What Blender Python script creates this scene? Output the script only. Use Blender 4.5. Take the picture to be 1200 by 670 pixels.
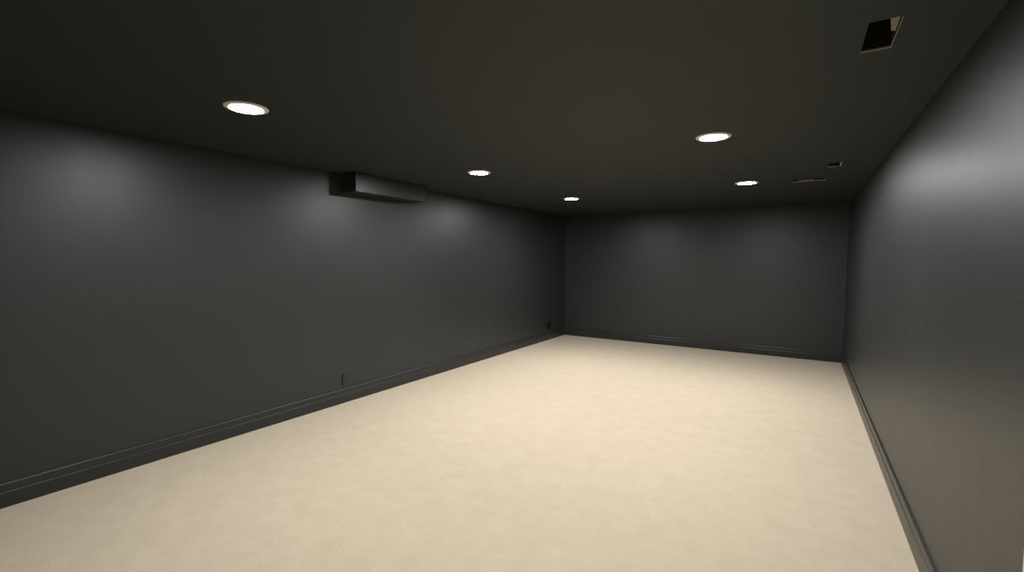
import bpy, bmesh, math
from mathutils import Vector, Matrix

for o in list(bpy.data.objects):
    bpy.data.objects.remove(o, do_unlink=True)
S = bpy.context.scene
COL = S.collection

# ------------------------------------------------------------------ camera
# room axes: X = 0 left baseboard face .. W right baseboard face, Y = 0 far baseboard face, Z up
W, H = 4.3907, 2.30
YN = -10.6                      # near wall, behind the camera
BT = 0.016                      # baseboard thickness: walls stand this far behind the baseboard faces
F_PX, YAW, PITCH, ROLL = 536.54, -0.56480, -0.05753, 0.00543
cam_d = bpy.data.cameras.new('camera')
cam = bpy.data.objects.new('camera', cam_d)
COL.objects.link(cam)
cam_d.sensor_fit = 'HORIZONTAL'
cam_d.sensor_width = 36.0
cam_d.lens = F_PX / 1200.0 * 36.0
cam_d.clip_start = 0.02
cy, sy, cp, sp = math.cos(YAW), math.sin(YAW), math.cos(PITCH), math.sin(PITCH)
fw = Vector((sy * cp, cy * cp, sp))
rt = Vector((cy, -sy, 0.0))
up = rt.cross(fw)
r2 = rt * math.cos(ROLL) + up * math.sin(ROLL)
u2 = up * math.cos(ROLL) - rt * math.sin(ROLL)
m = Matrix((r2, u2, -fw)).transposed().to_4x4()
m.translation = Vector((3.87528, -8.04495, 1.45877))
cam.matrix_world = m
S.camera = cam

# ------------------------------------------------------------------ world, exposure
wd = bpy.data.worlds.new('world')
wd.use_nodes = True
wd.node_tree.nodes['Background'].inputs['Color'].default_value = (0, 0, 0, 1)
wd.node_tree.nodes['Background'].inputs['Strength'].default_value = 0.0
S.world = wd
vs = S.view_settings
vs.view_transform = 'Standard'
vs.look = 'None'
vs.gamma = 1.0
vs.use_curve_mapping = False
vs.exposure = 0.0
LAMP_STRENGTH = 480.0
LAMP_COLOR = (1.0, 0.975, 0.96, 1)


# ------------------------------------------------------------------ materials
def mat(name, color, rough=0.5, metallic=0.0, spec=0.5):
    mt = bpy.data.materials.new(name)
    mt.use_nodes = True
    b = mt.node_tree.nodes['Principled BSDF']
    b.inputs['Base Color'].default_value = (*color, 1)
    b.inputs['Roughness'].default_value = rough
    b.inputs['Metallic'].default_value = metallic
    b.inputs['Specular IOR Level'].default_value = spec
    return mt


def N(mt, kind, **kw):
    n = mt.node_tree.nodes.new(kind)
    for k, v in kw.items():
        setattr(n, k, v)
    return n


def paint(name, color, rough, spec=0.5, bump=0.15, scale=260.0, rvar=0.05):
    """rolled satin wall paint: fine orange-peel bump, slightly uneven sheen"""
    mt = mat(name, color, rough, 0.0, spec)
    L = mt.node_tree.links
    b = mt.node_tree.nodes['Principled BSDF']
    tc = N(mt, 'ShaderNodeTexCoord')
    n1 = N(mt, 'ShaderNodeTexNoise')
    n1.inputs['Scale'].default_value = scale
    n1.inputs['Detail'].default_value = 2.0
    L.new(tc.outputs['Object'], n1.inputs['Vector'])
    bp = N(mt, 'ShaderNodeBump')
    bp.inputs['Strength'].default_value = bump
    bp.inputs['Distance'].default_value = 0.001
    L.new(n1.outputs['Fac'], bp.inputs['Height'])
    L.new(bp.outputs['Normal'], b.inputs['Normal'])
    mp = N(mt, 'ShaderNodeMapping')
    mp.inputs['Scale'].default_value = (5.0, 5.0, 0.7)      # faint vertical roller lanes
    L.new(tc.outputs['Object'], mp.inputs['Vector'])
    n2 = N(mt, 'ShaderNodeTexNoise')
    n2.inputs['Scale'].default_value = 1.6
    n2.inputs['Detail'].default_value = 3.0
    L.new(mp.outputs['Vector'], n2.inputs['Vector'])
    mr = N(mt, 'ShaderNodeMapRange')
    mr.inputs['To Min'].default_value = rough - rvar
    mr.inputs['To Max'].default_value = rough + rvar
    L.new(n2.outputs['Fac'], mr.inputs['Value'])
    L.new(mr.outputs['Result'], b.inputs['Roughness'])
    return mt


def carpet():
    mt = mat('cream_carpet', (0.6, 0.5, 0.35), 0.95, 0.0, 0.1)
    L = mt.node_tree.links
    b = mt.node_tree.nodes['Principled BSDF']
    b.inputs['Sheen Weight'].default_value = 0.15
    b.inputs['Sheen Roughness'].default_value = 0.6
    tc = N(mt, 'ShaderNodeTexCoord')
    tuft = N(mt, 'ShaderNodeTexNoise')
    tuft.inputs['Scale'].default_value = 95.0
    tuft.inputs['Detail'].default_value = 4.0
    tuft.inputs['Roughness'].default_value = 0.65
    patch = N(mt, 'ShaderNodeTexNoise')
    patch.inputs['Scale'].default_value = 7.0
    patch.inputs['Detail'].default_value = 5.0
    patch.inputs['Roughness'].default_value = 0.7
    for n in (tuft, patch):
        L.new(tc.outputs['Object'], n.inputs['Vector'])
    r1 = N(mt, 'ShaderNodeValToRGB')
    r1.color_ramp.elements[0].position = 0.3
    r1.color_ramp.elements[0].color = (*CARPET_LO, 1)
    r1.color_ramp.elements[1].position = 0.7
    r1.color_ramp.elements[1].color = (*CARPET_HI, 1)
    mx = N(mt, 'ShaderNodeMath', operation='MULTIPLY_ADD')
    mx.inputs[1].default_value = 0.5
    L.new(tuft.outputs['Fac'], mx.inputs[0])
    hb = N(mt, 'ShaderNodeMath', operation='MULTIPLY')
    hb.inputs[1].default_value = 0.5
    L.new(patch.outputs['Fac'], hb.inputs[0])
    L.new(hb.outputs[0], mx.inputs[2])
    L.new(mx.outputs[0], r1.inputs['Fac'])
    L.new(r1.outputs['Color'], b.inputs['Base Color'])
    bp = N(mt, 'ShaderNodeBump')
    bp.inputs['Strength'].default_value = 0.5
    bp.inputs['Distance'].default_value = 0.004
    L.new(tuft.outputs['Fac'], bp.inputs['Height'])
    L.new(bp.outputs['Normal'], b.inputs['Normal'])
    return mt


def emitter(name, col, s):
    mt = bpy.data.materials.new(name)
    mt.use_nodes = True
    nt = mt.node_tree
    nt.nodes.clear()
    e = nt.nodes.new('ShaderNodeEmission')
    e.inputs['Color'].default_value = col
    e.inputs['Strength'].default_value = s
    o = nt.nodes.new('ShaderNodeOutputMaterial')
    nt.links.new(e.outputs[0], o.inputs['Surface'])
    return mt


CARPET_LO, CARPET_HI = (0.500, 0.423, 0.303), (0.625, 0.542, 0.403)
M_WALL = paint('charcoal_satin_wall_paint', (0.022, 0.0245, 0.0245), 0.44, 0.58, rvar=0.02)
M_CEIL = paint('black_ceiling_paint', (0.021, 0.0255, 0.0275), 0.60, 0.4, rvar=0.02)
M_TRIM = paint('charcoal_semigloss_trim_paint', (0.022, 0.0245, 0.0245), 0.34, 0.5, bump=0.03)
M_BOX = paint('black_duct_cover_paint', (0.022, 0.0245, 0.0245), 0.40, 0.5, bump=0.05)
M_PLATE = paint('charcoal_cover_plate_paint', (0.022, 0.0245, 0.0245), 0.38, 0.5, bump=0.02)
M_BLACKPLATE = mat('black_plastic_plate', (0.006, 0.006, 0.006), 0.5, 0.0, 0.2)
M_SLOT = mat('outlet_slot_black', (0.004, 0.004, 0.004), 0.6)
M_CARPET = carpet()
M_RING = mat('white_lamp_trim', (0.88, 0.86, 0.80), 0.45)
M_BAFFLE = mat('grey_lamp_baffle', (0.22, 0.20, 0.17), 0.6)
M_GLOW = emitter('lamp_diffuser', LAMP_COLOR, LAMP_STRENGTH)
M_GALV = mat('galvanised_sheet_metal', (0.30, 0.30, 0.29), 0.45, 1.0)
M_RAW = mat('bare_metal_lip', (0.42, 0.39, 0.31), 0.55, 0.0)
M_DARKDUCT = mat('shade_dark_duct_interior', (0.012, 0.012, 0.011), 0.7)  # near-black base puts the shade of the unlit sleeve into its colour
M_WHITE = mat('white_door_paint', (0.62, 0.61, 0.56), 0.4)
M_KNOB = mat('brushed_nickel', (0.55, 0.53, 0.50), 0.3, 1.0)


# ------------------------------------------------------------------ mesh helpers
def obj(name, bm, mtl, parent=None, smooth=False):
    bmesh.ops.recalc_face_normals(bm, faces=bm.faces)
    me = bpy.data.meshes.new(name)
    bm.to_mesh(me)
    bm.free()
    me.materials.append(mtl)
    if smooth:
        for p in me.polygons:
            p.use_smooth = True
    o = bpy.data.objects.new(name, me)
    COL.objects.link(o)
    if parent:
        o.parent = parent
    return o


def thing(name, label, cat, loc, rotz=0.0, group=None):
    o = bpy.data.objects.new(name, None)
    COL.objects.link(o)
    o.location = loc
    o.rotation_euler = (0, 0, rotz)
    o.empty_display_size = 0.05
    o['label'] = label
    o['category'] = cat
    if group:
        o['group'] = group
    return o


def struct(name, bm, mtl, label=None):
    o = obj(name, bm, mtl)
    o['kind'] = 'structure'
    if label:
        o['label'] = label
    return o


def box(bm, x0, y0, z0, x1, y1, z1, bevel=0.0, seg=2):
    t = bmesh.new()
    vs_ = [t.verts.new((x, y, z)) for x in (x0, x1) for y in (y0, y1) for z in (z0, z1)]
    for f in ((0, 1, 3, 2), (4, 6, 7, 5), (0, 4, 5, 1), (2, 3, 7, 6), (0, 2, 6, 4), (1, 5, 7, 3)):
        t.faces.new([vs_[i] for i in f])
    bmesh.ops.recalc_face_normals(t, faces=t.faces)
    if bevel:
        bmesh.ops.bevel(t, geom=list(t.edges), offset=bevel, segments=seg, affect='EDGES', profile=0.5)
    me = bpy.data.meshes.new('tmp')
    t.to_mesh(me)
    t.free()
    bm.from_mesh(me)
    bpy.data.meshes.remove(me)
    return bm


def B(*a, **k):
    return box(bmesh.new(), *a, **k)


def lathe(bm, prof, seg=64):
    """revolve a (radius, z) profile about Z; a radius of 0 closes it"""
    rings = []
    for r, z in prof:
        if r < 1e-6:
            rings.append([bm.verts.new((0, 0, z))])
        else:
            rings.append([bm.verts.new((r * math.cos(2 * math.pi * i / seg), r * math.sin(2 * math.pi * i / seg), z))
                          for i in range(seg)])
    for a, b in zip(rings, rings[1:]):
        for i in range(seg):
            j = (i + 1) % seg
            if len(a) == 1:
                bm.faces.new((a[0], b[j], b[i]))
            elif len(b) == 1:
                bm.faces.new((a[i], a[j], b[0]))
            else:
                bm.faces.new((a[i], a[j], b[j], b[i]))
    return bm


def sweep(bm, prof, p0, p1, inward):
    """extrude a closed (depth, z) profile from p0 to p1; depth runs along `inward` from the wall"""
    p0, p1, n = Vector(p0), Vector(p1), Vector(inward)
    A = [bm.verts.new(p0 + n * d + Vector((0, 0, z))) for d, z in prof]
    Bv = [bm.verts.new(p1 + n * d + Vector((0, 0, z))) for d, z in prof]
    k = len(prof)
    for i in range(k):
        j = (i + 1) % k
        bm.faces.new((A[i], A[j], Bv[j], Bv[i]))
    bm.faces.new(A)
    bm.faces.new(Bv[::-1])
    return bm


# ------------------------------------------------------------------ room shell
T = 0.12
WL, WR, WF = -BT, W + BT, BT          # wall faces
DOOR0, DOOR1 = -6.340, -7.26          # doorway in the right wall, just out of frame

struct('floor', B(WL - T, YN - T, -0.10, WR + T, WF + T, 0.0), M_CARPET, 'cream wall-to-wall carpet')
struct('wall_left', B(WL - T, YN, 0, WL, WF + T, H + 0.0), M_WALL, 'left charcoal painted wall')
struct('wall_far', B(WL, WF, 0, WR, WF + T, H), M_WALL, 'far charcoal painted end wall')
struct('wall_near', B(WL - T, YN - T, 0, WR + T, YN, H), M_WALL)
bm = B(WR, DOOR0, 0, WR + T, WF + T, H)
box(bm, WR, DOOR1, 2.05, WR + T, DOOR0, H)
box(bm, WR, YN, 0, WR + T, DOOR1, H)
struct('wall_right', bm, M_WALL, 'right charcoal painted wall')

# duct openings cut through the ceiling: x0, y0, x1, y1
HOLES = [(4.042, -5.963, 4.137, -5.693),
         (3.750, -2.420, 4.045, -2.265),
         (4.035, -3.225, 4.125, -3.035)]
xs = sorted({WL - T, WR + T, *[h[0] for h in HOLES], *[h[2] for h in HOLES]})
ys = sorted({YN - T, WF + T, *[h[1] for h in HOLES], *[h[3] for h in HOLES]})


def in_hole(x, y):
    return any(h[0] < x < h[2] and h[1] < y < h[3] for h in HOLES)


bm = bmesh.new()
solid = {(i, j) for i in range(len(xs) - 1) for j in range(len(ys) - 1)
         if not in_hole((xs[i] + xs[i + 1]) / 2, (ys[j] + ys[j + 1]) / 2)}
CT = 0.014
vc = {}


def V(i, j, k):
    if (i, j, k) not in vc:
        vc[(i, j, k)] = bm.verts.new((xs[i], ys[j], H + CT * k))
    return vc[(i, j, k)]


for (i, j) in solid:
    for k in (0, 1):
        bm.faces.new((V(i, j, k), V(i + 1, j, k), V(i + 1, j + 1, k), V(i, j + 1, k)))
    for (di, dj, e) in ((-1, 0, ((0, 0), (0, 1))), (1, 0, ((1, 0), (1, 1))), (0, -1, ((0, 0), (1, 0))), (0, 1, ((0, 1), (1, 1)))):
        if (i + di, j + dj) not in solid:
            a, b = [(i + u, j + v) for u, v in e]
            bm.faces.new((V(*a, 0), V(*b, 0), V(*b, 1), V(*a, 1)))
struct('ceiling', bm, M_CEIL, 'black painted ceiling')

# baseboards: flat lower board, quirk line, cove, rounded cap bead
PROF = [(0, 0), (BT, 0), (BT, 0.086), (BT - 0.0012, 0.0880), (BT - 0.0040, 0.0892), (BT - 0.0046, 0.0905),
        (BT - 0.0046, 0.1060), (BT - 0.0052, 0.1120), (BT - 0.0066, 0.1240), (BT - 0.0068, 0.1300), (BT - 0.0042, 0.1312),
        (BT - 0.0038, 0.1345), (BT - 0.0060, 0.1385), (BT - 0.0105, 0.1425), (0, 0.1425)]
struct('baseboard_left', sweep(bmesh.new(), PROF, (WL, YN, 0), (WL, WF, 0), (1, 0, 0)), M_TRIM)
struct('baseboard_far', sweep(bmesh.new(), PROF, (WL, WF, 0), (WR, WF, 0), (0, -1, 0)), M_TRIM)
struct('baseboard_right', sweep(bmesh.new(), PROF, (WR, DOOR0 + 0.002, 0), (WR, WF, 0), (-1, 0, 0)), M_TRIM)

# white doorway at the near end of the right wall (its casing edge just shows at the frame's edge)
CX = 0.014
bm = B(WR - CX, DOOR0 - 0.065, 0, WR, DOOR0, 2.115, bevel=0.003)
box(bm, WR - CX, DOOR1, 0, WR, DOOR1 + 0.065, 2.115, bevel=0.003)
box(bm, WR - CX, DOOR1 + 0.065, 2.05, WR, DOOR0 - 0.065, 2.115, bevel=0.003)
struct('trim_1', bm, M_WHITE, 'white door casing')
bm = B(WR + 0.01, DOOR1, 0.008, WR + 0.05, DOOR0, 2.05)
for z0, z1 in ((0.20, 0.95), (1.10, 1.90)):
    for a in (0, 1):
        y0 = DOOR1 + 0.13 + a * 0.36
        box(bm, WR + 0.004, y0, z0, WR + 0.012, y0 + 0.29, z1, bevel=0.003)
d = struct('door_1', bm, M_WHITE, 'white panelled door')
bm = lathe(bmesh.new(), [(0, 0.062), (0.018, 0.060), (0.027, 0.048), (0.026, 0.036), (0.012, 0.026), (0.010, 0.008),
                         (0.030, 0.006), (0.031, 0.0), (0, 0.0)], 32)
bmesh.ops.rotate(bm, verts=bm.verts, cent=(0, 0, 0), matrix=Matrix.Rotation(-math.pi / 2, 3, 'Y'))
bmesh.ops.translate(bm, verts=bm.verts, vec=(WR + 0.0095, DOOR1 + 0.09, 0.98))
obj('door_handle', bm, M_KNOB, d, True)

# ------------------------------------------------------------------ ceiling lights
RING_Z = -0.010


def make_light(label, loc):
    t = thing('recessed_ceiling_light', label, 'ceiling light', loc, 0, 'round downlights in the black ceiling')
    ring = [(0.0860, RING_Z + 0.0012), (0.0872, RING_Z), (0.0910, RING_Z), (0.1040, RING_Z + 0.0015), (0.1120, -0.0045), (0.1135, 0.0),
            (0.0860, 0.0), (0.0860, RING_Z + 0.0012)]
    obj('trim_ring', lathe(bmesh.new(), ring), M_RING, t, True)
    baffle = [(0.0857, RING_Z + 0.001), (0.0852, RING_Z + 0.001), (0.0825, -0.0005), (0.0857, -0.0005), (0.0857, RING_Z + 0.001)]
    obj('inner_baffle', lathe(bmesh.new(), baffle), M_BAFFLE, t, True)
    prof = [(0.0835, -0.0020), (0.0815, -0.0038), (0.074, -0.0062), (0.062, -0.0080), (0.045, -0.0094), (0.025, -0.0101), (0, -0.0103)]
    obj('diffuser', lathe(bmesh.new(), prof, 32), M_GLOW, t, True)
    return t


def copy_light(src, label, loc, power):
    r = src.copy()
    COL.objects.link(r)
    r.location = loc
    r['label'] = label
    for ch in list(src.children):
        c = ch.copy()
        COL.objects.link(c)
        c.parent = r
        if ch.name.startswith('diffuser'):
            set_power(c, power)
    return r


def set_power(o, p):
    """each bulb has its own output"""
    o.material_slots[0].link = 'OBJECT'
    o.material_slots[0].material = emitter('lamp_diffuser', LAMP_COLOR, LAMP_STRENGTH * p)


L0 = make_light('glowing round downlight nearest the left edge, above the left charcoal wall', (1.215, -6.635, H))
set_power([c for c in L0.children if c.name.startswith('diffuser')][0], 0.92)
for lab, p, pw in (('glowing round downlight just right of the black duct cover', (1.200, -4.430, H), 1.2),
               ('smallest glowing downlight, above the far left corner of the room', (1.165, -2.255, H), 1.35),
               ('cropped downlight glowing at the top edge of the photo', (3.333, -6.800, H), 0.68),
               ('large glowing downlight on the right half of the ceiling, nearer of two', (3.333, -4.644, H), 1.0),
               ('glowing downlight near the far wall, left of the thin slit vent', (3.335, -2.477, H), 1.35)):
    copy_light(L0, lab, p, pw)

# ------------------------------------------------------------------ boxed duct against the left wall
dx, y0, y1, zb = 0.205, -5.08, -4.10, 2.112
t = thing('duct_cover', 'black painted rectangular duct cover boxed along top of left wall', 'duct cover', (WL, (y0 + y1) / 2, zb))
hw = (y1 - y0) / 2
wd_ = dx - WL
zt = H - zb
obj('front_panel', B(wd_ - 0.015, -hw, 0.0, wd_, hw, zt, bevel=0.002), M_BOX, t)
obj('end_panel', B(0.0, -hw + 0.0005, 0.0, wd_ - 0.015, -hw + 0.015, zt, bevel=0.0015), M_BOX, t)
obj('end_panel', B(0.0, hw - 0.015, 0.0, wd_ - 0.015, hw - 0.0005, zt, bevel=0.0015), M_BOX, t)
obj('bottom_panel', B(0.0, -hw + 0.015, 0.003, wd_ - 0.015, hw - 0.015, 0.018, bevel=0.001), M_BOX, t)


# ------------------------------------------------------------------ wall outlets (painted over)
def outlet(label, y, z, w, h, depth, M_PLATE=M_PLATE):
    t = thing('wall_outlet', label, 'wall outlet', (WL, y, z - h / 2), 0, 'painted cover plates on the left wall')
    obj('cover_plate', B(0, -w / 2, 0, depth, w / 2, h, bevel=0.0025), M_PLATE, t)
    iw, ih = w * 0.46, h * 0.26
    for q in (-1, 1):
        cz = h / 2 + q * h * 0.165
        k = obj('socket', B(depth - 0.001, -iw / 2, cz - ih / 2, depth + 0.0015, iw / 2, cz + ih / 2, bevel=0.001), M_PLATE, t)
        for sy_, sz, ww, hh in ((-0.006, 0.003, 0.0012, 0.004), (0.006, 0.003, 0.0012, 0.004), (0, -0.008, 0.002, 0.002)):
            obj('socket_slot', B(depth + 0.001, sy_ - ww, cz + sz - hh, depth + 0.0018, sy_ + ww, cz + sz + hh), M_SLOT, k)
    return t


outlet('charcoal outlet plate just above the left baseboard, midway along the wall', -5.062, 0.232, 0.078, 0.128, 0.010)
outlet('tiny black outlet plate low on the left wall near the far corner', -0.64, 0.265, 0.085, 0.125, 0.020, M_BLACKPLATE)


# ------------------------------------------------------------------ open duct boots in the ceiling
def boot(label, h, depth, lipmat, parts):
    x0, y0, x1, y1 = h
    cx, cy_ = (x0 + x1) / 2, (y0 + y1) / 2
    t = thing('ceiling_vent', label, 'vent', (cx, cy_, H), 0, 'uncovered duct openings in the ceiling')
    a, b = (x1 - x0) / 2, (y1 - y0) / 2
    s = 0.0012
    z0, z1 = 0.0, depth
    bm = bmesh.new()                                   # sheet-metal sleeve with a closed elbow top
    box(bm, -a, -b, z0, -a + s, b, z1)
    box(bm, a - s, -b, z0, a, b, z1)
    box(bm, -a + s, -b, z0, a - s, -b + s, z1)
    box(bm, -a + s, b - s, z0, a - s, b, z1)
    box(bm, -a, -b, z1, a, b, z1 + s)
    obj('duct_sleeve', bm, M_DARKDUCT, t)
    for nm, mt_, bx in parts(a, b):
        obj(nm, B(*bx), mt_, t)
    return t


def parts1(a, b):
    return [('sleeve_lip', M_RAW, (-a - 0.002, b - 0.003, -0.003, a + 0.003, b + 0.003, 0.004)),
            ('sleeve_lip', M_RAW, (a - 0.001, -b, -0.002, a + 0.001, b - 0.003, 0.003))]


def parts2(a, b):
    return [('sleeve_lip', M_RAW, (-a, b - 0.003, -0.003, a + 0.002, b + 0.003, 0.006)),
            ('sleeve_lip', M_RAW, (a - 0.003, -b + 0.03, -0.002, a + 0.002, b - 0.003, 0.006)),
            ('lit_wall_strip', M_RAW, (-a + 0.06, b - 0.006, 0.006, a - 0.10, b - 0.0035, 0.016))]  # pale strip added for the warm-lit stretch of the sleeve's far wall


def parts3(a, b):
    return [('sleeve_lip', M_RAW, (-a, b - 0.004, -0.003, a - 0.02, b + 0.004, 0.004)),
            ('sleeve_lip', M_RAW, (a - 0.006, -b, -0.003, a + 0.004, b - 0.02, 0.004))]


v1 = boot('largest open vent hole, black inside, nearest the right wall top', HOLES[0], 0.16, M_RAW, parts1)
v2 = boot('thin slit vent with a pale strip for its warm-lit inside near the far wall', HOLES[1], 0.12, M_RAW, parts2)
v3 = boot('smallest open vent, just above and right of the thin slit', HOLES[2], 0.12, M_RAW, parts3)
# bent sheet flap hanging on the right inside face of the largest opening
a, b = (HOLES[0][2] - HOLES[0][0]) / 2, (HOLES[0][3] - HOLES[0][1]) / 2
bm = bmesh.new()
pts = [(a - 0.006, -b + 0.006, 0.004), (a - 0.005, -b + 0.130, 0.004), (a - 0.012, -b + 0.165, 0.022), (a - 0.022, -b + 0.100, 0.045), (a - 0.020, -b + 0.006, 0.040)]
lo = [bm.verts.new(p) for p in pts]
hi = [bm.verts.new((p[0] - 0.0012, p[1], p[2])) for p in pts]
bm.faces.new(lo)
bm.faces.new(hi[::-1])
for i in range(5):
    j = (i + 1) % 5
    bm.faces.new((lo[i], lo[j], hi[j], hi[i]))
f = obj('damper_flap', bm, M_RAW, v1)
f['label'] = 'pale bent sheet metal flap'
